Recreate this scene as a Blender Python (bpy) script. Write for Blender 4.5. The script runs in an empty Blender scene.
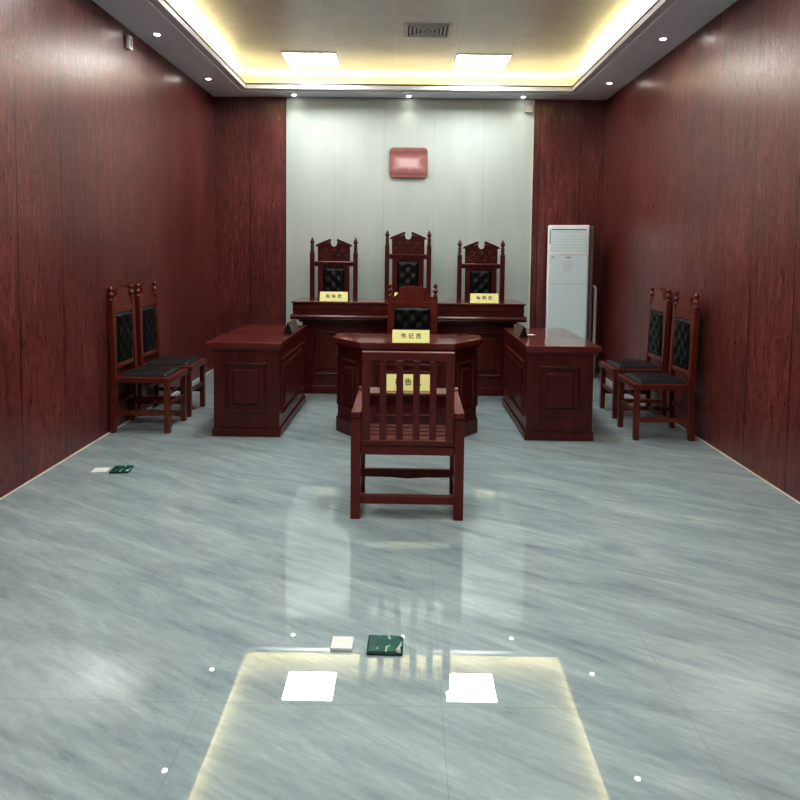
import bpy, bmesh, math, random
from mathutils import Vector, Matrix
random.seed(4)
C = bpy.context.scene.collection
PI = math.pi

# ------------------------------------------------------------------ materials
def new_mat(name):
    m = bpy.data.materials.new(name); m.use_nodes = True
    nt = m.node_tree; b = nt.nodes['Principled BSDF']
    return m, nt, b
def N(nt, t, **kw):
    n = nt.nodes.new(t)
    for k, v in kw.items(): setattr(n, k, v)
    return n
def L(nt, a, b): nt.links.new(a, b)
def srgb(r, g, b):
    f = lambda c: (c/255/12.92) if c/255 <= .04045 else ((c/255+.055)/1.055)**2.4
    return (f(r), f(g), f(b), 1)
def ramp(nt, fac, stops):
    r = N(nt, 'ShaderNodeValToRGB')
    e = r.color_ramp.elements
    while len(e) < len(stops): e.new(.5)
    for i, (p, c) in enumerate(stops): e[i].position = p; e[i].color = c
    L(nt, fac, r.inputs['Fac']); return r.outputs['Color']
def coords(nt, scale=(1, 1, 1), rot=(0, 0, 0), loc=(0, 0, 0), out='Object'):
    tc = N(nt, 'ShaderNodeTexCoord'); mp = N(nt, 'ShaderNodeMapping')
    mp.inputs['Scale'].default_value = scale; mp.inputs['Rotation'].default_value = rot
    mp.inputs['Location'].default_value = loc
    L(nt, tc.outputs[out], mp.inputs['Vector']); return mp.outputs['Vector']
def noise(nt, vec, scale, detail=4, rough=.6, dist=0):
    n = N(nt, 'ShaderNodeTexNoise'); n.inputs['Scale'].default_value = scale
    n.inputs['Detail'].default_value = detail; n.inputs['Roughness'].default_value = rough
    n.inputs['Distortion'].default_value = dist
    L(nt, vec, n.inputs['Vector']); return n.outputs['Fac']
def math_node(nt, op, a, b=None, c=None):
    n = N(nt, 'ShaderNodeMath', operation=op)
    for i, v in enumerate((a, b, c)):
        if v is None: continue
        if isinstance(v, (int, float)): n.inputs[i].default_value = v
        else: L(nt, v, n.inputs[i])
    return n.outputs[0]
def mix(nt, fac, a, b):
    n = N(nt, 'ShaderNodeMix', data_type='RGBA')
    if isinstance(fac, (int, float)): n.inputs[0].default_value = fac
    else: L(nt, fac, n.inputs[0])
    for v, i in ((a, 6), (b, 7)):
        if isinstance(v, tuple): n.inputs[i].default_value = v
        else: L(nt, v, n.inputs[i])
    return n.outputs[2]
def seam(nt, coord, period, offset, width):
    """1 on thin lines repeated along one coordinate"""
    a = math_node(nt, 'SUBTRACT', coord, offset - width/2)
    a = math_node(nt, 'FLOORED_MODULO', a, period)
    return math_node(nt, 'LESS_THAN', a, width)
def simple(name, col, rough=.5, metal=0, coat=0, emit=None, es=0, var=.06, spec=.5):
    m, nt, b = new_mat(name)
    v = coords(nt); n = noise(nt, v, 40, 3)
    d = tuple(max(0, c*(1-var)) for c in col[:3]) + (1,)
    l = tuple(min(1, c*(1+var)) for c in col[:3]) + (1,)
    L(nt, ramp(nt, n, [(.3, d), (.7, l)]), b.inputs['Base Color'])
    b.inputs['Roughness'].default_value = rough; b.inputs['Metallic'].default_value = metal
    b.inputs['Coat Weight'].default_value = coat; b.inputs['Coat Roughness'].default_value = .1
    b.inputs['Specular IOR Level'].default_value = spec
    if emit: b.inputs['Emission Color'].default_value = emit; b.inputs['Emission Strength'].default_value = es
    return m

def wall_wood(name, axis, period, offset):
    """vertical-grain red-brown laminate boards; axis = the horizontal axis of the wall"""
    m, nt, b = new_mat(name)
    sc = (42, 42, 3.6)
    v = coords(nt, sc); v2 = coords(nt, (95, 95, 13)); v3 = coords(nt, (1.2, 1.2, .55))
    n1 = noise(nt, v, 1.0, 7, .72, .6); n2 = noise(nt, v2, 1.0, 5, .75, .3); n3 = noise(nt, v3, 1.6, 3, .5)
    f = math_node(nt, 'ADD', math_node(nt, 'MULTIPLY', n1, .55), math_node(nt, 'MULTIPLY', n2, .45))
    f = math_node(nt, 'ADD', f, math_node(nt, 'MULTIPLY', math_node(nt, 'SUBTRACT', n3, .5), .22))
    col = ramp(nt, f, [(.34, srgb(48, 20, 21)), (.45, srgb(82, 36, 36)), (.54, srgb(104, 50, 48)), (.66, srgb(142, 84, 78))])
    tc = N(nt, 'ShaderNodeTexCoord'); sx = N(nt, 'ShaderNodeSeparateXYZ'); L(nt, tc.outputs['Object'], sx.inputs[0])
    s = seam(nt, sx.outputs[axis], period, offset, .010)
    L(nt, mix(nt, s, col, srgb(24, 12, 12)), b.inputs['Base Color'])
    b.inputs['Specular IOR Level'].default_value = .75
    rr = ramp(nt, n2, [(.3, (.25,)*3+(1,)), (.7, (.37,)*3+(1,))]); L(nt, rr, b.inputs['Roughness'])
    bp = N(nt, 'ShaderNodeBump'); bp.inputs['Strength'].default_value = .25; bp.inputs['Distance'].default_value = .004
    L(nt, math_node(nt, 'SUBTRACT', f, math_node(nt, 'MULTIPLY', s, 1.5)), bp.inputs['Height'])
    L(nt, bp.outputs['Normal'], b.inputs['Normal'])
    return m
def furniture_wood(name, dark, mid, light, rough=.3, coat=.35, sc=(14, 14, 14), coat_rough=.12):
    m, nt, b = new_mat(name)
    v = coords(nt, sc); n1 = noise(nt, v, 1, 6, .65, .8)
    v2 = coords(nt, (90, 90, 6)); n2 = noise(nt, v2, 1, 3, .6)
    f = math_node(nt, 'ADD', math_node(nt, 'MULTIPLY', n1, .6), math_node(nt, 'MULTIPLY', n2, .4))
    L(nt, ramp(nt, f, [(.32, dark), (.5, mid), (.7, light)]), b.inputs['Base Color'])
    b.inputs['Roughness'].default_value = rough; b.inputs['Specular IOR Level'].default_value = .3
    b.inputs['Coat Weight'].default_value = coat; b.inputs['Coat Roughness'].default_value = coat_rough
    return m
def marble_floor():
    m, nt, b = new_mat('marble_tiles')
    # streaks: long axis turned about 14 degrees from the room's cross axis
    def streak(scale, deg, loc=(0, 0, 0)):
        m2 = N(nt, 'ShaderNodeMapping'); m2.inputs['Scale'].default_value = scale; m2.inputs['Location'].default_value = loc
        L(nt, coords(nt, (1, 1, 1), (0, 0, math.radians(deg))), m2.inputs['Vector']); return m2.outputs['Vector']
    v = streak((1.0, 5.4, 1), 27)
    n1 = noise(nt, v, 1.5, 9, .62, .75)
    v2 = streak((2.6, 15, 1), 31, (3, 1, 0))
    n2 = noise(nt, v2, 2.2, 8, .68, .5)
    v3 = coords(nt, (.5, .9, 1), (0, 0, .3), (7, 2, 0)); n3 = noise(nt, v3, 1.4, 3, .5)
    v4 = streak((1, 2.2, 1), 28); n4 = noise(nt, v4, 46, 4, .7)
    f = math_node(nt, 'ADD', math_node(nt, 'MULTIPLY', n1, .5), math_node(nt, 'MULTIPLY', n2, .3))
    f = math_node(nt, 'ADD', f, math_node(nt, 'MULTIPLY', n3, .12))
    f = math_node(nt, 'ADD', f, math_node(nt, 'MULTIPLY', n4, .10))
    col = ramp(nt, f, [(.37, srgb(120, 138, 142)), (.45, srgb(143, 162, 166)), (.52, srgb(155, 174, 177)), (.58, srgb(166, 184, 186)), (.67, srgb(190, 205, 204))])
    tc = N(nt, 'ShaderNodeTexCoord'); sx = N(nt, 'ShaderNodeSeparateXYZ'); L(nt, tc.outputs['Object'], sx.inputs[0])
    s = math_node(nt, 'MAXIMUM', seam(nt, sx.outputs[0], .8, .13, .003), seam(nt, sx.outputs[1], .8, .43, .003))
    L(nt, mix(nt, math_node(nt, 'MULTIPLY', s, .25), col, srgb(92, 104, 106)), b.inputs['Base Color'])
    b.inputs['Roughness'].default_value = .4; b.inputs['Specular IOR Level'].default_value = .06
    b.inputs['Coat Weight'].default_value = 1; b.inputs['Coat Roughness'].default_value = .006; b.inputs['Coat IOR'].default_value = 2.1
    return m
def white_panel():
    m, nt, b = new_mat('white_wall_panel')
    v = coords(nt, (3, 3, .5)); n = noise(nt, v, 2, 3)
    col = ramp(nt, n, [(.3, srgb(172, 184, 179)), (.7, srgb(180, 191, 186))])
    tc = N(nt, 'ShaderNodeTexCoord'); sx = N(nt, 'ShaderNodeSeparateXYZ'); L(nt, tc.outputs['Object'], sx.inputs[0])
    s = seam(nt, sx.outputs[0], .61, -.305, .006)
    L(nt, mix(nt, math_node(nt, 'MULTIPLY', s, .4), col, srgb(140, 140, 135)), b.inputs['Base Color'])
    b.inputs['Roughness'].default_value = .45
    return m
def ceiling_tiles():
    m, nt, b = new_mat('aluminium_ceiling_tiles')
    tc = N(nt, 'ShaderNodeTexCoord'); sx = N(nt, 'ShaderNodeSeparateXYZ'); L(nt, tc.outputs['Object'], sx.inputs[0])
    v = coords(nt, (2, 2, 2)); n = noise(nt, v, 3, 3)
    col = ramp(nt, n, [(.3, srgb(216, 216, 212)), (.7, srgb(226, 226, 222))])
    s = math_node(nt, 'MAXIMUM', seam(nt, sx.outputs[0], .62, -.148, .007), seam(nt, sx.outputs[1], .51, 6.45, .007))
    L(nt, mix(nt, math_node(nt, 'MULTIPLY', s, .6), col, srgb(246, 246, 242)), b.inputs['Base Color'])
    b.inputs['Roughness'].default_value = .3; b.inputs['Metallic'].default_value = .0
    bp = N(nt, 'ShaderNodeBump'); bp.inputs['Strength'].default_value = .3; bp.inputs['Distance'].default_value = .004; bp.invert = True
    L(nt, s, bp.inputs['Height']); L(nt, bp.outputs['Normal'], b.inputs['Normal'])
    return m
def plaque_mat():
    """soft-edged red plaque with a paler band across its middle"""
    m, nt, b = new_mat('red_plaque')
    tc = N(nt, 'ShaderNodeTexCoord'); sx = N(nt, 'ShaderNodeSeparateXYZ'); L(nt, tc.outputs['Object'], sx.inputs[0])
    w = noise(nt, coords(nt, (1, 1, 1)), 9, 2)
    ax = math_node(nt, 'ABSOLUTE', sx.outputs[0]); az = math_node(nt, 'ABSOLUTE', math_node(nt, 'SUBTRACT', sx.outputs[2], -.005))
    d = math_node(nt, 'MAXIMUM', math_node(nt, 'MULTIPLY', ax, .42), az)
    d = math_node(nt, 'ADD', d, math_node(nt, 'MULTIPLY', math_node(nt, 'SUBTRACT', w, .5), .05))
    col = ramp(nt, d, [(.035, srgb(200, 174, 172)), (.075, srgb(150, 102, 98)), (.13, srgb(118, 68, 67)), (.18, srgb(140, 98, 95))])
    L(nt, col, b.inputs['Base Color']); b.inputs['Roughness'].default_value = .6
    return m
def leather(name, col, rough=.34):
    m, nt, b = new_mat(name)
    v = coords(nt); vo = N(nt, 'ShaderNodeTexVoronoi'); vo.inputs['Scale'].default_value = 260; L(nt, v, vo.inputs['Vector'])
    n = noise(nt, v, 12, 3)
    L(nt, ramp(nt, n, [(.3, tuple(c*.75 for c in col[:3])+(1,)), (.7, tuple(c*1.25 for c in col[:3])+(1,))]), b.inputs['Base Color'])
    b.inputs['Roughness'].default_value = rough; b.inputs['Specular IOR Level'].default_value = .35
    bp = N(nt, 'ShaderNodeBump'); bp.inputs['Strength'].default_value = .12; bp.inputs['Distance'].default_value = .001
    L(nt, vo.outputs['Distance'], bp.inputs['Height']); L(nt, bp.outputs['Normal'], b.inputs['Normal'])
    return m

M = {}
M['wood_l'] = wall_wood('wall_laminate_side', 1, .507, 4.437)
M['wood_r'] = wall_wood('wall_laminate_other_side', 1, .507, 4.482)
M['wood_b'] = wall_wood('wall_laminate_back', 0, .507, -1.955)
M['floor'] = marble_floor()
M['white_panel'] = white_panel()
M['ceil'] = ceiling_tiles()
M['soffit'] = simple('soffit_paint', srgb(232, 244, 252), .6, var=.02)
M['fascia'] = simple('fascia_paint', srgb(206, 208, 212), .5, var=.02)
M['cove'] = simple('cove_paint', srgb(228, 220, 190), .6, var=.03)
M['plain'] = simple('plain_wall_paint', srgb(150, 146, 142), .7, var=.03)
M['desk'] = furniture_wood('mahogany_desk', srgb(52, 17, 15), srgb(74, 25, 22), srgb(96, 36, 31), .34, .2, (10, 10, 2.5))
M['top'] = furniture_wood('mahogany_top', srgb(80, 27, 25), srgb(95, 34, 31), srgb(110, 43, 38), .3, 1.0, (10, 2.5, 10), .045)
M['chair'] = furniture_wood('mahogany_chair', srgb(74, 28, 22), srgb(96, 38, 27), srgb(116, 51, 37), .3, .4, (12, 12, 3))
M['judge'] = furniture_wood('mahogany_judge_chair', srgb(54, 17, 16), srgb(74, 25, 22), srgb(94, 36, 31), .32, .2, (12, 12, 3))
M['arm'] = furniture_wood('mahogany_armchair', srgb(74, 23, 20), srgb(94, 31, 27), srgb(112, 42, 35), .32, .2, (12, 12, 3))
M['leather'] = leather('black_leather', srgb(9, 14, 16), .4)
M['seat_leather'] = leather('charcoal_leather', srgb(30, 32, 35), .38)
M['button'] = simple('leather_button', srgb(46, 52, 54), .18, coat=.5)
M['yellow'] = simple('yellow_plate', srgb(230, 230, 156), .4, var=.03)
M['black'] = simple('black_plastic', srgb(16, 15, 16), .35)
M['bronze'] = simple('dull_bronze_face', srgb(92, 80, 72), .4)
M['ink'] = simple('black_ink', srgb(40, 36, 18), .6)
M['ac'] = simple('white_casing', srgb(236, 243, 244), .35, var=.015)
M['ac_front'] = simple('pale_blue_front', srgb(206, 226, 230), .22, var=.015, coat=.3)
M['ac_grey'] = simple('grey_detail', srgb(140, 152, 158), .5)
M['rear_grey'] = simple('grey_brown_casing', srgb(112, 100, 98), .5)
M['pipe'] = simple('pipe_wrap', srgb(176, 172, 168), .6)
M['white_plastic'] = simple('white_plastic', srgb(222, 226, 222), .4)
M['cream_plastic'] = simple('cream_plastic', srgb(205, 200, 188), .5)
M['dark_grey'] = simple('dark_grey', srgb(52, 52, 54), .5)
M['vent_grey'] = simple('vent_backing', srgb(84, 84, 84), .6)
M['grey_metal'] = simple('grey_metal', srgb(150, 150, 150), .4, .3)
M['paper'] = simple('white_paper', srgb(235, 232, 226), .7)
M['led'] = simple('led_diffuser', srgb(255, 255, 255), .5, emit=(1, .985, .96, 1), es=29)
M['lens'] = simple('downlight_lens', srgb(255, 255, 255), .5, emit=(1, .97, .92, 1), es=40)
def green_lid():
    m, nt, b = new_mat('green_lid')
    v = coords(nt); w = N(nt, 'ShaderNodeTexWave'); w.inputs['Scale'].default_value = 7; w.inputs['Distortion'].default_value = 9
    w.inputs['Detail'].default_value = 3; w.inputs['Detail Scale'].default_value = 2; L(nt, v, w.inputs['Vector'])
    n = noise(nt, v, 14, 4)
    f = math_node(nt, 'MULTIPLY', w.outputs['Fac'], n)
    base = ramp(nt, noise(nt, v, 24, 4), [(.3, srgb(6, 78, 70)), (.7, srgb(14, 100, 90))])
    L(nt, mix(nt, ramp(nt, f, [(.50, (0, 0, 0, 1)), (.56, (.85,)*3+(1,))]), base, srgb(190, 215, 205)), b.inputs['Base Color'])
    b.inputs['Roughness'].default_value = .25; b.inputs['Coat Weight'].default_value = .5
    return m
M['green'] = green_lid()
M['dark_green'] = simple('dark_green_rim', srgb(12, 42, 42), .35)

# ------------------------------------------------------------------ mesh helpers
def bx(bm, x0, x1, y0, y1, z0, z1, bev=0.0, seg=1, mat=None):
    g = bmesh.new()
    vs = [g.verts.new((x, y, z)) for z in (z0, z1) for y in (y0, y1) for x in (x0, x1)]
    for f in ((0, 2, 3, 1), (4, 5, 7, 6), (0, 1, 5, 4), (2, 6, 7, 3), (0, 4, 6, 2), (1, 3, 7, 5)):
        g.faces.new([vs[i] for i in f])
    if bev: bmesh.ops.bevel(g, geom=list(g.edges), offset=bev, segments=seg, affect='EDGES', profile=.5)
    if mat is not None: bmesh.ops.transform(g, matrix=mat, verts=list(g.verts))
    merge(bm, g); return bm
def merge(bm, g):
    mp = {v: bm.verts.new(v.co) for v in g.verts}
    for f in g.faces:
        nf = bm.faces.new([mp[v] for v in f.verts]); nf.smooth = f.smooth
    g.free()
def prism(bm, pts, axis, a0, a1, bev=0.0, seg=1, mat=None):
    """polygon of 2-D points extruded along an axis; axis x: pts are (y,z); y: (x,z); z: (x,y)"""
    g = bmesh.new()
    P = {'x': lambda p, a: (a, p[0], p[1]), 'y': lambda p, a: (p[0], a, p[1]), 'z': lambda p, a: (p[0], p[1], a)}[axis]
    A = [g.verts.new(P(p, a0)) for p in pts]; B = [g.verts.new(P(p, a1)) for p in pts]
    n = len(pts)
    g.faces.new(A); g.faces.new(B[::-1])
    for i in range(n): g.faces.new((A[i], B[i], B[(i+1) % n], A[(i+1) % n]))
    bmesh.ops.recalc_face_normals(g, faces=list(g.faces))
    if bev: bmesh.ops.bevel(g, geom=list(g.edges), offset=bev, segments=seg, affect='EDGES', profile=.5)
    if mat is not None: bmesh.ops.transform(g, matrix=mat, verts=list(g.verts))
    merge(bm, g); return bm
def lathe(bm, cx, cy, prof, seg=14):
    rings = []
    for r, z in prof:
        rings.append([bm.verts.new((cx+r*math.cos(2*PI*i/seg), cy+r*math.sin(2*PI*i/seg), z)) for i in range(seg)])
    for a, b in zip(rings, rings[1:]):
        for i in range(seg):
            f = bm.faces.new((a[i], a[(i+1) % seg], b[(i+1) % seg], b[i])); f.smooth = True
    bm.faces.new(rings[0][::-1]); bm.faces.new(rings[-1]); return bm
def tube(bm, pts, r, seg=8):
    pts = [Vector(p) for p in pts]; rings = []
    for i, p in enumerate(pts):
        t = (pts[min(i+1, len(pts)-1)] - pts[max(i-1, 0)]).normalized()
        u = t.orthogonal().normalized() if i == 0 else (u - t*u.dot(t)).normalized()
        w = t.cross(u)
        rings.append([bm.verts.new(p + r*(math.cos(2*PI*k/seg)*u + math.sin(2*PI*k/seg)*w)) for k in range(seg)])
    for a, b in zip(rings, rings[1:]):
        for i in range(seg):
            f = bm.faces.new((a[i], a[(i+1) % seg], b[(i+1) % seg], b[i])); f.smooth = True
    bm.faces.new(rings[0][::-1]); bm.faces.new(rings[-1]); return bm
def rings_panel(bm, P, u0, u1, v0, v1, prof):
    """nested rectangular rings (inset, height) on a plane, closed by a flat field: framed raised panel"""
    prev = None
    for ins, h in prof:
        r = [bm.verts.new(P(u, v, h)) for u, v in ((u0+ins, v0+ins), (u1-ins, v0+ins), (u1-ins, v1-ins), (u0+ins, v1-ins))]
        if prev:
            for i in range(4): bm.faces.new((prev[i], prev[(i+1) % 4], r[(i+1) % 4], r[i]))
        prev = r
    bm.faces.new(prev)
    bmesh.ops.recalc_face_normals(bm, faces=list(bm.faces)); return bm
PROF = [(0, -.004), (.002, .014), (.009, .02), (.016, .016), (.022, .002), (.056, .002), (.058, .008), (.070, .019), (.074, .019)]
def face_plane(o, u, n):
    o, u, n = Vector(o), Vector(u).normalized(), Vector(n).normalized()
    return lambda a, b, h: o + u*a + Vector((0, 0, 1))*b + n*h
def obj(name, bm, m, parent=None):
    me = bpy.data.meshes.new(name); bmesh.ops.recalc_face_normals(bm, faces=list(bm.faces)) if False else None
    bm.to_mesh(me); bm.free()
    me.materials.append(M[m] if isinstance(m, str) else m)
    o = bpy.data.objects.new(name, me); C.objects.link(o)
    if parent: o.parent = parent
    return o
def NB(): return bmesh.new()
def tag(o, label, cat, group=None):
    o['label'] = label; o['category'] = cat
    if group: o['group'] = group
    return o
def thing(name, label, cat, loc=(0, 0, 0), rz=0, group=None):
    o = bpy.data.objects.new(name, None); o.empty_display_size = .1; C.objects.link(o)
    o.location = loc; o.rotation_euler = (0, 0, rz)
    return tag(o, label, cat, group)
def struct(name, bm, m):
    o = obj(name, bm, m); o['kind'] = 'structure'; return o
def copy_tree(o, parent=None):
    c = o.copy(); C.objects.link(c)
    if parent: c.parent = parent
    for ch in list(o.children): copy_tree(ch, c)
    return c
def dup(root, loc, rz, label, group=None):
    c = copy_tree(root); c.location = loc; c.rotation_euler = (0, 0, rz); c['label'] = label
    if group: c['group'] = group
    return c
def origin(o, p):
    """move the object's origin to p without moving its mesh"""
    o.data.transform(Matrix.Translation(-Vector(p))); o.location = p; return o

# ------------------------------------------------------------------ the room
XL, XR, YB, YF, HS, HC = -2.402, 2.392, 7.937, -1.0, 3.358, 3.60
FX0, FX1, FY1, FY0 = -1.985, 1.958, 7.635, -.6       # inner edge of the dropped soffit
T = .1
struct('floor', bx(NB(), XL-T, XR+T, YF-T, YB+T, -.1, 0), 'floor')
struct('wall_left', bx(NB(), XL-T, XL, YF-T, YB+T, 0, HS), 'wood_l')
struct('wall_right', bx(NB(), XR, XR+T, YF-T, YB+T, 0, HS), 'wood_r')
struct('wall_back', bx(NB(), XL, XR, YB, YB+T, 0, HS), 'wood_b')
struct('wall_front', bx(NB(), XL, XR, YF-T, YF, 0, HS), 'plain')
struct('ceiling', bx(NB(), XL-T, XR+T, YF-T, YB+T, HC, HC+.1), 'ceil')
# dropped soffit ring
b = NB()
bx(b, XL-T, FX0, YF-T, YB+T, HS, HS+.012); bx(b, FX1, XR+T, YF-T, YB+T, HS, HS+.012)
bx(b, FX0, FX1, FY1, YB+T, HS, HS+.012); bx(b, FX0, FX1, YF-T, FY0, HS, HS+.012)
struct('trim_1', b, 'soffit')
# fascia lip round the tray, stepped
b = NB()
for x0, x1, y0, y1 in ((FX0-.02, FX0+.07, FY0-.02, FY1+.02), (FX1-.07, FX1+.02, FY0-.02, FY1+.02), (FX0+.07, FX1-.07, FY1-.07, FY1+.02), (FX0+.07, FX1-.07, FY0-.02, FY0+.07)):
    bx(b, x0, x1, y0, y1, HS+.0125, HS+.058)
struct('trim_2', b, 'fascia')
b = NB()  # dark grey ring: shadow line above the fascia put into colour
for x0, x1, y0, y1 in ((FX0+.03, FX0+.076, FY0+.03, FY1-.03), (FX1-.076, FX1-.03, FY0+.03, FY1-.03), (FX0+.076, FX1-.076, FY1-.076, FY1-.03), (FX0+.076, FX1-.076, FY0+.03, FY0+.076)):
    bx(b, x0, x1, y0, y1, HS+.0585, HS+.074)
struct('trim_3', b, 'dark_grey')
# pale upstand at the outside of the cove
b = NB()
bx(b, XL-T, XL, YF-T, YB+T, HS+.013, HC); bx(b, XR, XR+T, YF-T, YB+T, HS+.013, HC)
bx(b, XL, XR, YB, YB+T, HS+.013, HC); bx(b, XL, XR, YF-T, YF, HS+.013, HC)
struct('trim_4', b, 'cove')
# white panelled bay of the back wall
struct('trim_5', bx(NB(), -1.505, 1.505, YB-.015, YB-.001, 0, HS-.001), 'white_panel')
struct('trim_6', bx(NB(), 1.505, 1.52, YB-.022, YB-.001, 0, HS-.001), 'cream_plastic')
struct('trim_7', bx(NB(), -1.518, -1.505, YB-.02, YB-.001, 0, HS-.001), 'dark_grey')
# caulk line where the side walls meet the floor
struct('baseboard_left', bx(NB(), XL, XL+.008, YF, YB, 0, .007), 'cream_plastic')
struct('baseboard_right', bx(NB(), XR-.008, XR, YF, YB, 0, .007), 'cream_plastic')

# ------------------------------------------------------------------ ceiling fittings
def ceiling_light(cx, cy, label):
    t = thing('ceiling_light', label, 'ceiling light', (cx, cy, HC), 0, 'square LED panels in the ceiling')
    w, d = .285, .245
    f = NB()
    for x0, x1, y0, y1 in ((-w-.012, w+.012, -d-.012, -d), (-w-.012, w+.012, d, d+.012), (-w-.012, -w, -d, d), (w, w+.012, -d, d)):
        bx(f, x0, x1, y0, y1, -.010, -.0005)
    obj('frame', f, 'white_plastic', t)
    obj('diffuser', bx(NB(), -w, w, -d, d, -.007, -.0005), 'led', t)
ceiling_light(-1.083, 7.195, 'bright square LED ceiling panel above the chair with the 陪审员 plate'.replace('chair with the 陪审员 plate', 'end of the bench away from the air conditioner'))
ceiling_light(.790, 7.215, 'bright square LED ceiling panel between the air vent and the air conditioner corner')
for cy, w in ((5.16, 'armchair'), (3.12, 'open middle floor'), (1.08, 'foreground floor')):  # panels added out of view to light the room
    ceiling_light(-1.083, cy, f'added unseen LED ceiling panel over the {w}, on the left wall side')
    ceiling_light(.790, cy, f'added unseen LED ceiling panel over the {w}, on the right wall side')
# 4-way air diffuser
t = thing('air_vent', 'square grey louvred air vent set in the ceiling tiles', 'air vent', (.165, 6.23, HC))
def sq_ring(bm, a, w, z0, z1, ky=.84):
    for s in (1,):
        o, i = a, a-w
        prof = [(o, z0), (i, z1)]
        A = [bm.verts.new((x*o, y*o*ky, z0)) for x, y in ((-1, -1), (1, -1), (1, 1), (-1, 1))]
        B = [bm.verts.new((x*i, y*i*ky, z1)) for x, y in ((-1, -1), (1, -1), (1, 1), (-1, 1))]
        for k in range(4): bm.faces.new((A[k], A[(k+1) % 4], B[(k+1) % 4], B[k]))
obj('backing', bx(NB(), -.2, .2, -.17, .17, -.004, -.0006), 'vent_grey', t)
f = NB(); sq_ring(f, .235, .035, -.002, -.012); sq_ring(f, .2, .012, -.012, -.003); obj('frame', f, 'fascia', t)
for k, a in enumerate((.172, .134, .096, .058)):
    f = NB(); w = .017; ky = .84; z0, z1 = -.009+.001*k, -.0055
    bx(f, -a, a, -a*ky, -a*ky+w, z0, z1); bx(f, -a, a, a*ky-w, a*ky, z0, z1)
    bx(f, -a, -a+w, -a*ky+w, a*ky-w, z0, z1); bx(f, a-w, a, -a*ky+w, a*ky-w, z0, z1)
    obj('louvre', f, 'fascia', t)
for sx in (-1, 1):
    f = NB(); tube(f, [(-.185*sx, -.155, -.0095), (.185*sx, .155, -.0095)], .0028, 6); obj('rib', f, 'fascia', t)
# downlights
DL = [(-2.205, 5.665, 'small round downlight in the left soffit, nearer of the two'),
      (-2.205, 7.105, 'small round downlight in the left soffit, near the back corner'),
      (-1.389, 7.795, 'small round downlight in the back soffit by the dark board wall'),
      (-.008, 7.80, 'small round downlight in the back soffit above the red plaque'),
      (1.361, 7.795, 'small round downlight in the back soffit above the small cream bracket'),
      (2.185, 7.143, 'small round downlight in the right soffit, near the back corner'),
      (2.185, 5.673, 'small round downlight in the right soffit, nearer of the two')]
for x, y, lab in DL:
    t = thing('downlight', lab, 'downlight', (x, y, HS), 0, 'round downlights in the dropped soffit')
    r = NB(); lathe(r, 0, 0, [(.040, -.0005), (.040, -.003), (.034, -.006), (.026, -.004)], 20); obj('trim_ring', r, 'white_plastic', t)
    r = NB(); lathe(r, 0, 0, [(.022, -.005), (.022, -.0075), (.016, -.0085)], 20); obj('lens', r, 'lens', t)

# ------------------------------------------------------------------ wall fittings
t = thing('wall_sensor', 'small white sensor box high on the left wall under the soffit', 'sensor', (XL, 5.52, 3.235))
obj('housing', bx(NB(), .001, .035, -.036, .036, -.058, .058, .006, 2), 'white_plastic', t)
obj('sensor_window', bx(NB(), .0352, .037, -.018, .018, -.035, .03), 'grey_metal', t)
o = obj('wall_bracket', bx(NB(), 1.41, 1.495, YB-.045, YB-.0155, 3.195, 3.275, .004), 'cream_plastic')
tag(origin(o, (1.45, YB-.0155, 3.195)), 'small cream bracket box at the top corner of white wall', 'bracket')
# blurred red plaque
b = NB(); pts = []
w, h, r = .232, .185, .05
for cx, cz, a0 in ((w-r, h-r, 0), (-w+r, h-r, PI/2), (-w+r, -h+r, PI), (w-r, -h+r, 3*PI/2)):
    for k in range(6): a = a0+k*PI/10; pts.append((cx+r*math.cos(a), cz+r*math.sin(a)))
prism(b, pts, 'y', -.028, -.001, .006, 2)
o = obj('wall_plaque', b, plaque_mat()); o.location = (-.004, YB-.0155, 2.575)
tag(o, 'hazy red plaque with pale middle hung on the white wall', 'plaque')

# ------------------------------------------------------------------ lettering and nameplates
def text_mesh(body, size):
    cu = bpy.data.curves.new('lettering', 'FONT'); cu.body = body; cu.size = size; cu.extrude = .0004
    cu.align_x = 'CENTER'; cu.align_y = 'CENTER'; cu.space_character = 1.7; cu.offset = .0007
    o = bpy.data.objects.new('lettering', cu); C.objects.link(o)
    dg = bpy.context.evaluated_depsgraph_get(); me = bpy.data.meshes.new_from_object(o.evaluated_get(dg))
    bpy.data.objects.remove(o); bpy.data.curves.remove(cu)
    return me
def nameplate(loc, rz, label, words=None, face='yellow', w=.29, group='tent nameplates on the furniture'):
    t = thing('nameplate', label, 'nameplate', loc, rz, group)
    hd, hh = .04, .098
    obj('stand', prism(NB(), [(-hd, 0), (hd, 0), (.003, hh), (-.003, hh)], 'x', -w/2, w/2), 'black', t)
    s = Vector((0, hd-.003, hh)).normalized(); n = Vector((0, -s.z, s.y))
    o0 = Vector((0, -hd, 0))
    f = NB(); prism(f, [(0, 0), (0, .001)], 'x', 0, 1) if False else None
    ln = math.hypot(hd-.003, hh)
    q = [o0 + n*k + s*v for v in (.001, ln-.001) for k in (.0005, .002)]
    prism(f, [(q[0].y, q[0].z), (q[1].y, q[1].z), (q[3].y, q[3].z), (q[2].y, q[2].z)], 'x', -w/2, w/2)
    fp = obj('face_plate', f, face, t)
    fp['label'] = 'yellow front face' if face == 'yellow' else 'dull grey front face'
    if words:
        me = text_mesh(words, .044); me.materials.clear(); me.materials.append(M['ink'])
        l = bpy.data.objects.new('lettering', me); C.objects.link(l); l.parent = t
        ang = math.atan2(hh, hd-.003)
        l.rotation_euler = (ang, 0, 0); l.location = o0 + n*.0026 + s*ln*.50
    return t

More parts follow.
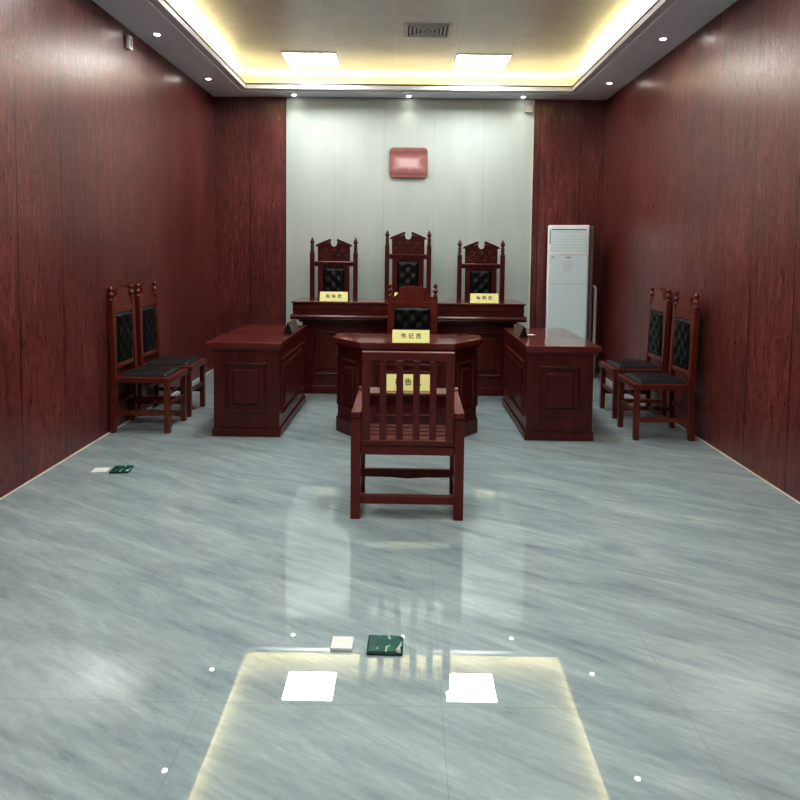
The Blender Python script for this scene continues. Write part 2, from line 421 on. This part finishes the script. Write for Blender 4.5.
# ------------------------------------------------------------------ desks
def side_desk(loc, rz, sgn, label, name='desk'):
    """sgn +1: the panelled long side faces +x (the open floor)"""
    t = thing('side_desk', label, 'desk', loc, rz, 'twin pedestal desks facing each other')
    W, D = .526, 1.165                       # x, y ; origin at the middle of the footprint
    x0, x1, y0, y1 = -W/2, W/2, -D/2, D/2
    b = NB()
    bx(b, x0, x1, y0, y0+.03, .07, .70, .002); bx(b, x0, x1, y1-.03, y1, .07, .70, .002)
    xi = x1-.03 if sgn > 0 else x0
    bx(b, xi, xi+.03, y0+.03, y1-.03, .07, .70)
    xs = x0 if sgn > 0 else x1-.02
    bx(b, xs, xs+.02, y0+.03, y1-.03, .46, .70)            # shallow apron on the sitter's side
    obj('body', b, 'desk', t)
    p = NB(); e = .012
    bx(p, x0-e, x1+e, y0-e, y0+.03, 0, .068, .006, 2); bx(p, x0-e, x1+e, y1-.03, y1+e, 0, .068, .006, 2)
    xi = x1-.03 if sgn > 0 else x0-e
    bx(p, xi, xi+.03+e, y0+.03, y1-.03, 0, .068, .006, 2)
    obj('plinth', p, 'desk', t)
    tp = NB(); oa, ob = (.055, .014) if sgn > 0 else (.014, .055)
    prism(tp, [(x0-oa, y0-.018), (x1+ob, y0-.018), (x1+ob, y1+.018), (x0-oa, y1+.018)], 'z', .716, .76, .005, 2)
    obj('desk_top', tp, 'top', t)
    tp = NB(); bx(tp, x0-oa*.5, x1+ob*.5, y0-.012, y1+.012, .695, .716, .006, 2); obj('top_moulding', tp, 'desk', t)
    pl = face_plane((0, y0, 0), (1, 0, 0), (0, -1, 0)); obj('panel', rings_panel(NB(), pl, -.165, .165, .2, .6, PROF), 'desk', t)
    pl = face_plane((0, y1, 0), (1, 0, 0), (0, 1, 0)); obj('panel', rings_panel(NB(), pl, -.165, .165, .2, .6, PROF), 'desk', t)
    xx = x1 if sgn > 0 else x0
    pl = face_plane((xx, 0, 0), (0, 1, 0), (sgn, 0, 0)); obj('panel', rings_panel(NB(), pl, -.5, .5, .17, .62, PROF), 'desk', t)
    return t
side_desk((-1.270, 5.628, 0), math.radians(-.6), 1, 'dark red panelled desk standing in front of the chairs on the left wall')
side_desk((1.222, 5.632, 0), math.radians(.2), -1, 'dark red panelled desk standing in front of the white air conditioner')

# clerk's desk, canted corners
t = thing('clerk_desk', 'small canted mahogany desk carrying the 书记员 nameplate, behind armchair'.replace('the 书记员 nameplate', 'one yellow nameplate'), 'desk', (.008, 5.36, 0))
def poly(i, yf=4.93):
    k = i*.45
    P = [(-.366+k, yf-5.36+i), (.366-k, yf-5.36+i), (.616-i, 5.24-5.36+k), (.616-i, 5.50-5.36-i*.3), (-.616+i, 5.50-5.36-i*.3), (-.616+i, 5.24-5.36+k)]
    return P
obj('desk_top', prism(NB(), poly(0), 'z', .738, .785, .005, 2), 'top', t)
obj('top_moulding', prism(NB(), poly(.018), 'z', .715, .738, .004), 'desk', t)
def shell(bm, P, th, z0, z1):
    """upright boards along the front, canted and side edges of the outline, open at the back"""
    idx = [4, 5, 0, 1, 2, 3]
    Q = [Vector((P[i][0], P[i][1], 0)) for i in idx]
    cen = Vector((0, .0, 0))
    inn = []
    for i, q in enumerate(Q):
        d = Vector((0, 0, 0))
        for j in (i-1, i):
            if 0 <= j < len(Q)-1:
                e = (Q[j+1]-Q[j]).normalized(); nn = Vector((-e.y, e.x, 0))
                if nn.dot(cen-q) < 0: nn = -nn
                d += nn
        d.normalize(); inn.append(q + d*th*1.1)
    for i in range(5):
        pts = [Q[i], Q[i+1], inn[i+1], inn[i]]
        prism(bm, [(p.x, p.y) for p in pts], 'z', z0, z1)
    return bm
PB = poly(.042)
obj('body', shell(NB(), PB, .03, .12, .715), 'desk', t)
obj('plinth', shell(NB(), poly(.028), .045, 0, .118), 'desk', t)
def edge_panel(A, B, mrg, z0, z1, parent):
    A, B = Vector((A[0], A[1], 0)), Vector((B[0], B[1], 0)); u = (B-A).normalized(); n = Vector((u.y, -u.x, 0)); l = (B-A).length
    obj('panel', rings_panel(NB(), face_plane(A, u, n), mrg, l-mrg, z0, z1, PROF), 'desk', parent)
edge_panel(PB[0], PB[1], .09, .2, .62, t); edge_panel(PB[5], PB[0], .06, .2, .62, t); edge_panel(PB[1], PB[2], .06, .2, .62, t)
edge_panel(PB[2], PB[3], .06, .2, .62, t); edge_panel(PB[4], PB[5], .06, .2, .62, t)

# judges' bench
t = thing('judge_bench', 'long dark red panelled bench across the back carrying three nameplates', 'bench', (.012, 6.86, 0))
yb, yf = 7.05-6.86, 6.615-6.86
b = NB()
bx(b, -1.1, 1.1, yf, yf+.035, .09, .7545); bx(b, -1.1, -1.065, yf+.035, yb, .09, .7545); bx(b, 1.065, 1.1, yf+.035, yb, .09, .7545)
obj('body', b, 'desk', t)
b = NB(); e = .018
bx(b, -1.1-e, 1.1+e, yf-e, yf+.03, 0, .088, .008, 2); bx(b, -1.1-e, -1.07, yf+.03, yb, 0, .088, .008, 2); bx(b, 1.07, 1.1+e, yf+.03, yb, 0, .088, .008, 2)
obj('plinth', b, 'desk', t)
b = NB(); bx(b, -1.185, 1.185, 6.53-6.86, yb+.02, .842, .955, .004); obj('upper_body', b, 'desk', t)
b = NB(); bx(b, -1.2, 1.2, 6.515-6.86, yb+.035, .9552, .972, .004, 2); obj('bench_top', b, 'top', t)
b = NB()      # fine bead half way down the fascia
bx(b, -1.19, 1.19, 6.523-6.86, 6.5298-6.86, .893, .901); obj('bead', b, 'desk', t)
b = NB(); yy = 6.53-6.86
half = [(yy+.03, .784), (yy-.012, .784)] + [(yy-.012-.028*math.sin(a), .812-.028*math.cos(a)) for a in [k*PI/8 for k in range(1, 8)]] + [(yy-.012, .841), (yy+.03, .841)]
prism(b, half, 'x', -1.205, 1.205)
for s in (-1, 1):
    lo = sorted((s*1.205, s*1.16)); bx(b, lo[0], lo[1], yy+.03, yb+.02, .788, .838, .012, 2)
obj('moulding', b, 'desk', t)
b = NB(); bx(b, -1.13, 1.13, 6.575-6.86, yb, .755, .7835, .006, 2); obj('under_moulding', b, 'desk', t)
for u0, u1 in ((-.98, -.38), (-.30, .30), (.38, .98)):
    pl = face_plane((0, yf, 0), (1, 0, 0), (0, -1, 0)); obj('panel', rings_panel(NB(), pl, u0, u1, .20, .66, PROF), 'desk', t)
for s in (-1, 1):
    pl = face_plane((s*1.1, (yf+yb)/2, 0), (0, 1, 0), (s, 0, 0)); obj('panel', rings_panel(NB(), pl, -.13, .13, .20, .66, PROF), 'desk', t)

# ------------------------------------------------------------------ leather with tufting
def tufted(w, h, z0, y, a, bb, depth, sgn, arch=0.0, nx=26, nz=40):
    """pad w x h, standing up from z0; front towards sgn*y; buttons on a staggered lattice of pitch a, bb"""
    bm = NB(); G = []; zc = z0+h/2
    for j in range(nz+1):
        row = []
        for i in range(nx+1):
            u, v = -1+2*i/nx, -1+2*j/nz
            x = u*w/2; z = zc + v*h/2 + (arch*(1-u*u) if v > 0 else 0)*v
            f = math.cos(PI*x/a)*math.cos(PI*(z-zc)/bb)
            e = min(1, (1-abs(u))*w/2/.022, (1-abs(v))*h/2/.022); e = math.sin(e*PI/2)
            d = depth*(.35+.65*(max(0, (1-f)/2))**.55)*e
            row.append(bm.verts.new((x, y+sgn*d, z)))
        G.append(row)
    for j in range(nz):
        for i in range(nx):
            q = (G[j][i], G[j][i+1], G[j+1][i+1], G[j+1][i]); f = bm.faces.new(q if sgn < 0 else q[::-1]); f.smooth = True
    spots = []
    for i in range(-9, 10):
        for j in range(-19, 20):
            if (i+j) % 2 == 0 and abs(i*a) < w/2-.025 and abs(j*bb) < h/2-.025: spots.append((i*a, zc+j*bb))
    return bm, spots
def add_buttons(pad, spots, y, sgn, r=.0085):
    for x, z in spots:
        b = NB(); g = bmesh.new(); bmesh.ops.create_uvsphere(g, u_segments=10, v_segments=6, radius=r)
        for f in g.faces: f.smooth = True
        bmesh.ops.transform(g, matrix=Matrix.Translation((x, y, z)) @ Matrix.Diagonal((1, .6, 1, 1)), verts=list(g.verts)); merge(b, g)
        obj('button', b, 'button', pad)
def cushion(w0, w1, d0, d1, z0, z1, n=22):
    """square seat pad: flat, rounded-over edge, slight crown"""
    bm = NB(); G = []
    for j in range(n+1):
        row = []
        for i in range(n+1):
            u, v = -1+2*i/n, -1+2*j/n
            x = w0+(w1-w0)*i/n; y = d0+(d1-d0)*j/n
            e = min(1, (1-abs(u))*(w1-w0)/2/.03, (1-abs(v))*(d1-d0)/2/.03)
            z = z0 + (z1-z0)*(.12 + .68*math.sin(e*PI/2) + .2*(1-u*u)*(1-v*v))
            row.append(bm.verts.new((x, y, z)))
        G.append(row)
    for j in range(n):
        for i in range(n):
            f = bm.faces.new((G[j][i], G[j][i+1], G[j+1][i+1], G[j+1][i])); f.smooth = True
    rim = [G[0][i] for i in range(n+1)] + [G[j][n] for j in range(1, n+1)] + [G[n][i] for i in range(n-1, -1, -1)] + [G[j][0] for j in range(n-1, 0, -1)]
    low = [bm.verts.new((v.co.x, v.co.y, z0)) for v in rim]
    k = len(rim)
    for i in range(k): bm.faces.new((rim[i], low[i], low[(i+1) % k], rim[(i+1) % k]))
    bm.faces.new(low[::-1]); bmesh.ops.recalc_face_normals(bm, faces=list(bm.faces)); return bm

# ------------------------------------------------------------------ side chair (also the clerk's): faces local -y, posts at y=0
def side_chair(label, group=None, hw=.19):
    t = thing('side_chair', label, 'chair', (0, 0, 0), 0, group)
    pt = .042                      # half distance of post centres, post thickness
    D = -.43                                 # front leg line
    h = pt/2
    for s in (-1, 1):
        b = NB()                             # back post: raked foot, upright, turned finial
        prof = [(.014, 0), (.004, .18), (-.005, .42), (.0, .50), (.018, 1.07)]
        for (ya, za), (yb_, zb) in zip(prof, prof[1:]):
            prism(b, [(ya-h, za), (ya+h, za), (yb_+h, zb), (yb_-h, zb)], 'x', s*hw-h, s*hw+h, 0)
        post = obj('back_post', b, 'chair', t)
        f = NB(); yc = .018
        lathe(f, s*hw, yc, [(.020, 1.0705), (.024, 1.078), (.014, 1.086), (.012, 1.094), (.022, 1.104), (.0255, 1.116), (.022, 1.128), (.012, 1.138), (.010, 1.146),
                            (.018, 1.154), (.0205, 1.164), (.018, 1.174), (.010, 1.182), (.004, 1.188)], 14)
        obj('finial', f, 'chair', post)
        b = NB(); bx(b, s*hw-h, s*hw+h, D-h, D+h, 0, .41, .003); obj('leg', b, 'chair', t)
    # seat frame
    b = NB()
    bx(b, -hw-h-.004, hw+h+.004, D-h-.012, D+h, .4105, .456, .006, 2); bx(b, -hw+h, hw-h, -h, h, .405, .455, .002)
    for s in (-1, 1): lo = sorted((s*(hw-h+.004), s*(hw+h+.004))); bx(b, lo[0], lo[1], D+h, -h-.001, .4105, .456, .004)
    bx(b, -hw+h+.004, hw-h-.004, D+h, -h, .430, .452)
    obj('seat_frame', b, 'chair', t)
    obj('cushion', cushion(-hw+.01, hw-.01, D+.01, -.035, .4525, .492), 'seat_leather', t)
    # stretchers
    for s in (-1, 1):
        b = NB(); bx(b, s*hw-.011, s*hw+.011, D+h+.0005, -h+.008, .145, .182, .003); obj('stretcher', b, 'chair', t)
    b = NB(); bx(b, -hw+.0115, hw-.0115, -.20, -.178, .155, .185, .003); obj('stretcher', b, 'chair', t)
    b = NB(); bx(b, -hw+h, hw-h, D-.011, D+.011, .21, .245, .003); obj('stretcher', b, 'chair', t)
    b = NB(); bx(b, -hw+h, hw-h, -.008, .022, .21, .245, .003); obj('stretcher', b, 'chair', t)
    # back
    W = hw-h-.0005
    b = NB(); bx(b, -W, W, -.004, .030, .965, 1.015, .004); bx(b, -W, W, -.012, .022, .515, .553, .004)
    bx(b, -W, -W+.022, -.006, .026, .553, .965); bx(b, W-.022, W, -.006, .026, .553, .965)
    bx(b, -W+.02, W-.02, .008, .024, .55, .97)
    obj('back_frame', b, 'chair', t)
    pts = [(-W, 1.0155), (W, 1.0155), (W, 1.06)]
    for k in range(7): a = k/6*PI/2; pts.append((W-.065*math.sin(a)-.0, 1.06+.085*(1-math.cos(a))))
    pts += [(.075, 1.165), (-.075, 1.165)]
    for k in range(6, -1, -1): a = k/6*PI/2; pts.append((-W+.065*math.sin(a), 1.06+.085*(1-math.cos(a))))
    pts.append((-W, 1.06)) if False else None
    b = NB(); prism(b, pts, 'y', .004, .030); obj('crest', b, 'chair', t)
    pad, spots = tufted(2*W-.046, .40, .556, -.002, .062, .068, .02, -1, .006)
    p = obj('back_cushion', pad, 'leather', t); add_buttons(p, spots, -.010, -1)
    return t
grpL = 'side chairs along the walls'
ch = side_chair('dark red side chair on the left wall, nearer the camera, full front seen', grpL)
ch.location = (-2.364, 5.295, 0); ch.rotation_euler = (0, 0, PI/2)
dup(ch, (-2.364, 5.81, 0), PI/2, 'dark red side chair on the left wall, farther one beside the desk')
dup(ch, (2.285, 5.29, 0), -PI/2, 'dark red side chair on the right wall, nearer the camera of its pair')
dup(ch, (2.33, 5.955, 0), -PI/2, 'dark red side chair on the right wall, farther one near the air conditioner')
ck = side_chair('tufted black chair with ball finials behind the small canted desk', None, .216); ck.location = (.052, 6.08, 0)

# ------------------------------------------------------------------ judges' chairs: face local -y, posts at y=0
def judge_chair(loc, dz, hw, label):
    t = thing('judge_chair', label, 'chair', loc, 0, 'high pediment chairs behind the bench')
    h = .026; D = -.375
    for s in (-1, 1):
        b = NB(); bx(b, s*hw-h, s*hw+h, -h, h, 0, 1.45+dz, .003); post = obj('back_post', b, 'judge', t)
        f = NB(); z = 1.4505+dz
        prof = [(.022, 0)]
        for k in range(4): prof += [(.024, .006+k*.022), (.024, .014+k*.022), (.017, .018+k*.022), (.017, .022+k*.022)]
        prof += [(.014, .096), (.025, .106), (.028, .116), (.024, .132), (.012, .156), (.005, .172), (.002, .180)]
        lathe(f, s*hw, 0, [(r, z+q) for r, q in prof], 14); obj('finial', f, 'judge', post)
        b = NB(); bx(b, s*hw-h, s*hw+h, D-h, D+h, 0, .90, .004); obj('leg', b, 'judge', t)
        b = NB(); prism(b, [(D-.05, .902), (-h-.001, .902), (-h-.001, .93), (D-.03, .938), (D-.055, .925)], 'x', s*hw-.03, s*hw+.03, .004); obj('armrest', b, 'judge', t)
    W = hw-h-.0005
    b = NB(); bx(b, -W, W, D-.02, D+.02, .46, .53); bx(b, -W, W, -.02, .02, .46, .53); bx(b, -W, W, D+.02, -.02, .50, .528); obj('seat_frame', b, 'judge', t)
    obj('cushion', cushion(-W+.01, W-.01, D, -.03, .531, .58), 'seat_leather', t)
    b = NB(); bx(b, -W, W, D-.012, D+.012, .15, .19); obj('stretcher', b, 'judge', t)
    b = NB(); bx(b, -W, W, -.012, .012, .15, .19); obj('stretcher', b, 'judge', t)
    # cross rail: two lips
    b = NB(); bx(b, -W, W, -.028, .02, 1.315+dz, 1.348+dz, .008, 2); bx(b, -W, W, -.018, .018, 1.29+dz, 1.3149+dz, .003); obj('cross_rail', b, 'judge', t)
    # splat with framed leather
    b = NB()
    bx(b, -.185, -.125, -.02, .02, .64, 1.2895+dz, .003); bx(b, .125, .185, -.02, .02, .64, 1.2895+dz, .003)
    bx(b, -.125, .125, -.016, .016, .64, .70); bx(b, -.125, .125, .0, .016, .70, 1.2895+dz)
    obj('splat', b, 'judge', t)
    pad, spots = tufted(.25, .565+dz, .702, -.002, .0625, .068, .024, -1)
    p = obj('back_cushion', pad, 'leather', t); add_buttons(p, spots, -.012, -1, .0075)
    # broken pediment
    z0 = 1.3485+dz
    pts = [(-.19, z0), (.19, z0), (.19, 1.525+dz), (.04, 1.575+dz)]
    for k in range(0, 9): a = -k*PI/8; pts.append((.036*math.cos(a), 1.555+dz+.036*math.sin(a)))
    pts += [(-.04, 1.575+dz), (-.19, 1.525+dz)]
    b = NB(); prism(b, pts, 'y', -.014, .014)
    crest = obj('crest', b, 'judge', t)
    b = NB()
    for s in (-1, 1):
        q = [(s*.222, 1.524+dz), (s*.205, 1.545+dz), (s*.04, 1.613+dz), (s*.034, 1.582+dz), (s*.19, 1.52+dz)]
        prism(b, q if s > 0 else q[::-1], 'y', -.03, .02, .003)
    obj('cornice', b, 'judge', crest)
    # carved relief: scrolls and rosette
    b = NB(); y = -.016
    for s in (-1, 1):
        for cx, cz, r0 in ((.10, 1.46, .034), (.055, 1.405, .026), (.145, 1.405, .022)):
            P_ = []
            for k in range(22):
                a = k*.42; r = r0*(1-k/26); P_.append((s*(cx+r*math.cos(a)), y, cz+dz+r*math.sin(a)))
            tube(b, P_, .0055, 6)
        tube(b, [(s*.02, y, 1.375+dz), (s*.09, y, 1.37+dz), (s*.165, y, 1.38+dz)], .005, 6)
    for k in range(8):
        a = k*PI/4; tube(b, [(0, y, 1.465+dz), (.03*math.cos(a), y, 1.465+dz+.03*math.sin(a))], .007, 6)
    obj('carving', b, 'judge', crest)
    return t
judge_chair((-.868, 7.535, 0), .02, .255, 'carved high-back chair behind the bench, farthest from the air conditioner')
judge_chair((.004, 7.535, 0), .113, .246, 'tallest carved high-back chair in the middle, under the red plaque')
judge_chair((.862, 7.535, 0), .012, .252, 'carved high-back chair behind the bench, nearest the air conditioner')

# ------------------------------------------------------------------ armchair in front: its back to the camera (+y is its front)
t = thing('armchair', 'slatted mahogany armchair with a front tray, seen from behind, on open floor', 'armchair', (.012, 3.70, 0), math.radians(-.3))
yr, yf_ = 3.515-3.70, 3.905-3.70
for s in (-1, 1):
    for yy, zz in ((yr, .575), (yf_, .590)):
        lo = sorted((s*.315, s*.262)); b = NB(); bx(b, lo[0], lo[1], yy-.025, yy+.025, 0, zz, .004, 2); obj('leg', b, 'arm', t)
    # arm: rises to the front and rolls over
    P_ = [(yr-.045, .580), (yr+.1, .582), (yf_-.06, .592), (yf_+.03, .594), (yf_+.06, .598)]
    P_ += [(yf_+.064+.024*math.sin(a), .624-.026*math.cos(a)) for a in [k*PI/7 for k in range(1, 8)]]
    P_ += [(yf_+.05, .645), (yf_+.045, .627), (yr+.1, .612), (yr-.045, .612)]
    lo = sorted((s*.314, s*.256)); b = NB(); prism(b, P_, 'x', lo[0], lo[1], .004); obj('armrest', b, 'arm', t)
    b = NB(); lo = sorted((s*.30, s*.276)); bx(b, lo[0], lo[1], yr+.0255, yf_-.0255, .10, .145, .003); obj('stretcher', b, 'arm', t)
b = NB(); bx(b, -.2615, .2615, yr-.014, yr+.014, .085, .132, .003); obj('stretcher', b, 'arm', t)
b = NB(); prism(b, [(-.2615, .10), (-.1, .098), (0, .09), (.1, .098), (.2615, .10), (.2615, .148), (-.2615, .148)], 'y', yf_-.012, yf_+.012); obj('stretcher', b, 'arm', t)
# seat: frame rails and long boards with gaps
b = NB()
bx(b, -.2615, .2615, yr-.02, yr+.02, .366, .416, .004); bx(b, -.2615, .2615, yf_-.02, yf_+.02, .366, .402, .004)
for s in (-1, 1): lo = sorted((s*.2615, s*.225)); bx(b, lo[0], lo[1], yr+.02, yf_-.02, .366, .402)
obj('seat_frame', b, 'arm', t)
for k in range(5):
    y0 = yr+.03+k*.083; b = NB(); bx(b, -.26, .26, y0, y0+.066, .4025, .420, .004, 2); obj('seat_slat', b, 'arm', t)
# back frame leaning to the rear
lean = Matrix.Translation((0, yr-.008, .4205)) @ Matrix.Rotation(math.radians(6), 4, 'X')
HB = .534
b = NB()
bx(b, -.2535, .2535, -.016, .016, 0, .032, .003, 1, lean)
obj('bottom_rail', b, 'arm', t)
b = NB(); pr_ = [(-.2535, HB-.045), (-.21, HB-.045), (-.16, HB-.05), (-.12, HB-.044), (.12, HB-.044), (.16, HB-.05), (.21, HB-.045), (.2535, HB-.045), (.2535, HB), (-.2535, HB)]
prism(b, pr_, 'y', -.017, .017, .003, 1, lean); obj('top_rail', b, 'arm', t)
for s in (-1, 1):
    lo = sorted((s*.2535, s*.209)); b = NB(); bx(b, lo[0], lo[1], -.016, .016, .0325, HB-.0455, .003, 1, lean); obj('stile', b, 'arm', t)
for k in range(4):
    cx = -.1375+k*.0917; b = NB(); bx(b, cx-.0185, cx+.0185, -.011, .011, .0325, HB-.0505, .003, 1, lean); obj('back_slat', b, 'arm', t)
# tray board across the arms, with a shallow apron
b = NB(); bx(b, -.2575, .2575, 3.80-3.70, 3.965-3.70, .6275, .645, .004, 2); obj('tray', b, 'top', t)
b = NB(); bx(b, -.256, .256, 3.865-3.70, 3.885-3.70, .545, .627); obj('tray_apron', b, 'arm', t)

# ------------------------------------------------------------------ nameplates
nameplate((-.758, 6.60, .972), 0, 'yellow nameplate 陪审员 before the judge chair farthest from the air conditioner', '陪审员')
nameplate((.793, 6.60, .972), 0, 'yellow nameplate 审判员 before the judge chair nearest the air conditioner', '审判员')
nameplate((.012, 6.60, .972), 0, 'yellow nameplate mostly hidden behind the crest of the middle chair')
nameplate((.032, 4.985, .785), 0, 'yellow nameplate 书记员 on the small canted desk', '书记员')
nameplate((.012, 3.90, .6455), 0, 'yellow nameplate 被告人 seen through the slats of the armchair', '被告人')
nameplate((-1.045, 5.75, .76), PI/2, 'dark triangular nameplate on the desk by the left wall chairs', None, 'bronze', .34)
nameplate((1.012, 5.68, .76), -PI/2, 'dark triangular nameplate on the desk before the air conditioner', None, 'bronze', .34)
o = obj('paper_slip', bx(NB(), -.03, .03, -.035, .035, 0, .002), 'paper'); o.location = (1.115, 5.72, .76); o.rotation_euler = (0, 0, .3)
tag(o, 'small white slip of paper beside the dark nameplate', 'paper')

# ------------------------------------------------------------------ air conditioner
t = thing('air_conditioner', 'tall white floor-standing air conditioner in the back right corner', 'air conditioner', (1.915, 7.70, 0), math.radians(-11))
hw, y0, y1, ht = .236, -.12, .10, 1.825
obj('casing', bx(NB(), -hw, hw, y0, y1, .0, ht, .012, 3), 'ac', t)
o = obj('rear_casing', bx(NB(), hw-.1, hw+.06, -.03, .09, .0, ht-.012, .01, 2), 'rear_grey', t); o['label'] = 'grey rear casing'  # grey-brown piece set back, showing past the right edge
obj('upper_front', bx(NB(), -hw+.03, hw-.03, y0-.010, y0-.0005, 1.50, 1.765, .004, 2), 'ac_front', t)
b = NB(); bx(b, -hw+.035, hw-.035, y0-.004, y0-.0006, 1.766, 1.777); bx(b, -hw+.021, -hw+.0295, y0-.004, y0-.0006, 1.60, 1.766); obj('air_slot', b, 'dark_grey', t)
for k in range(6):
    b = NB(); z = 1.535+k*.036; bx(b, -hw+.05, hw-.05, y0-.0125, y0-.0103, z, z+.004); obj('louvre', b, 'ac', t)
obj('lip', bx(NB(), -hw+.03, hw-.03, y0-.013, y0-.0005, 1.478, 1.498, .004, 2), 'ac', t)
obj('lower_front', bx(NB(), -hw+.022, hw-.016, y0-.010, y0-.0005, .14, 1.474, .005, 2), 'ac_front', t)
obj('display', bx(NB(), -.03, .03, y0-.0112, y0-.0102, 1.435, 1.452), 'ac_grey', t)
obj('badge', bx(NB(), -.19, -.15, y0-.0112, y0-.0102, 1.437, 1.453), 'ac_grey', t)
b = NB()
for k in range(8):
    a0 = k*PI/4+.1
    tube(b, [(.05*math.cos(a0+j*.11), y0-.0112, 1.345+.05*math.sin(a0+j*.11)) for j in range(6)], .0035, 5)
tube(b, [(-.012, y0-.0112, 1.325), (-.012, y0-.0112, 1.365)], .003, 5); tube(b, [(.012, y0-.0112, 1.325), (.012, y0-.0112, 1.365)], .003, 5)
obj('ring_mark', b, 'ac_grey', t)
obj('seam_strip', bx(NB(), -hw+.022, hw-.016, y0-.0110, y0-.0102, 1.128, 1.132), 'ac_grey', t)
b = NB(); tube(b, [(hw+.055, .03, 1.10), (hw+.085, .02, 1.10), (hw+.10, .02, 1.07), (hw+.10, .02, 1.0), (hw+.10, .02, .5), (hw+.10, .02, .004)], .02, 10); obj('hose', b, 'pipe', t)

# ------------------------------------------------------------------ floor boxes and their white plates
def floor_box(loc, rz, w, d, label):
    t = thing('floor_box', label, 'floor box', loc, rz, 'green floor boxes')
    b = NB(); bx(b, -w/2, w/2, -d/2, d/2, .0005, .010, .003, 2); obj('rim', b, 'dark_green', t)
    b = NB(); bx(b, -w/2+.004, w/2-.004, -d/2+.004, d/2-.004, .0102, .014, .002); o = obj('lid', b, 'green', t); o['label'] = 'glossy green lid with white scuffs'
    b = NB(); bx(b, w/2-.024, w/2-.008, -d/2+.008, -d/2+.022, .0142, .017, .001); obj('latch', b, 'pipe', t)
floor_box((-.068, 2.345, 0), math.radians(-1), .134, .112, 'glossy green floor box with white scuffs, in the middle of foreground floor')
floor_box((-1.912, 4.22, 0), math.radians(7), .128, .128, 'dark green floor box near the left wall and chairs')
def plate(loc, rz, w, d, h, label):
    o = obj('cover_plate', bx(NB(), -w/2, w/2, -d/2, d/2, .0005, h, .003, 2), 'white_plastic'); o.location = loc; o.rotation_euler = (0, 0, rz)
    tag(o, label, 'cover plate', 'white square cover plates')
plate((-.231, 2.348, 0), math.radians(-1), .083, .076, .013, 'white square cover plate beside the foreground green floor box')
plate((-2.052, 4.218, 0), math.radians(7), .10, .085, .004, 'thin white cover plate beside the green box near the left wall')

# ------------------------------------------------------------------ lights
def area(name, loc, sx, sy, rot, power, col):
    l = bpy.data.lights.new(name, 'AREA'); l.shape = 'RECTANGLE'; l.size = sx; l.size_y = sy; l.energy = power; l.color = col
    o = bpy.data.objects.new(name, l); C.objects.link(o); o.location = loc; o.rotation_euler = rot
WARM = (1, .80, .38)
ym = (FY0+FY1)/2; ly = FY1-FY0
area('cove_strip_light', (-2.10, ym, HS+.06), .05, ly, (PI, 0, 0), 38, WARM)
area('cove_strip_light', (2.07, ym, HS+.06), .05, ly, (PI, 0, 0), 38, WARM)
area('cove_strip_light', (0, 7.74, HS+.06), 3.9, .05, (PI, 0, 0), 10, WARM)
area('cove_strip_light', (0, -.72, HS+.06), 3.9, .05, (PI, 0, 0), 20, WARM)
for x, y, lab in DL:
    l = bpy.data.lights.new('downlight_beam', 'SPOT'); l.energy = 2.5; l.spot_size = math.radians(95); l.spot_blend = .6; l.shadow_soft_size = .03; l.color = (1, .95, .88)
    o = bpy.data.objects.new('downlight_beam', l); C.objects.link(o); o.location = (x, y, HS-.03)
w = bpy.data.worlds.new('World'); bpy.context.scene.world = w; w.use_nodes = True
w.node_tree.nodes['Background'].inputs[0].default_value = (.8, .85, .9, 1); w.node_tree.nodes['Background'].inputs[1].default_value = .2

# ------------------------------------------------------------------ camera
yaw, pitch, roll, PX, PY = -.0092, .0578, .0114, 401.4772, 287.7845
fw = Vector((math.sin(yaw)*math.cos(pitch), math.cos(yaw)*math.cos(pitch), -math.sin(pitch)))
r0 = Vector((math.cos(yaw), -math.sin(yaw), 0)); u0 = r0.cross(fw)
r = r0*math.cos(roll)+u0*math.sin(roll); u = -r0*math.sin(roll)+u0*math.cos(roll)
cam = bpy.data.cameras.new('camera'); cam.sensor_width = 36; cam.lens = 640/800*36; cam.clip_start = .02
cam.shift_x = -(PX-400)/800; cam.shift_y = (PY-400)/800
co = bpy.data.objects.new('camera', cam); C.objects.link(co)
co.matrix_world = Matrix(((r.x, u.x, -fw.x, 0), (r.y, u.y, -fw.y, 0), (r.z, u.z, -fw.z, 1.5), (0, 0, 0, 1)))
sc = bpy.context.scene; sc.camera = co
sc.view_settings.view_transform = 'Standard'; sc.view_settings.look = 'Medium High Contrast'; sc.view_settings.exposure = .2
sc.cycles.max_bounces = 8; sc.cycles.diffuse_bounces = 5; sc.cycles.glossy_bounces = 4
sc.cycles.sample_clamp_indirect = 6; sc.cycles.caustics_reflective = False; sc.cycles.caustics_refractive = False
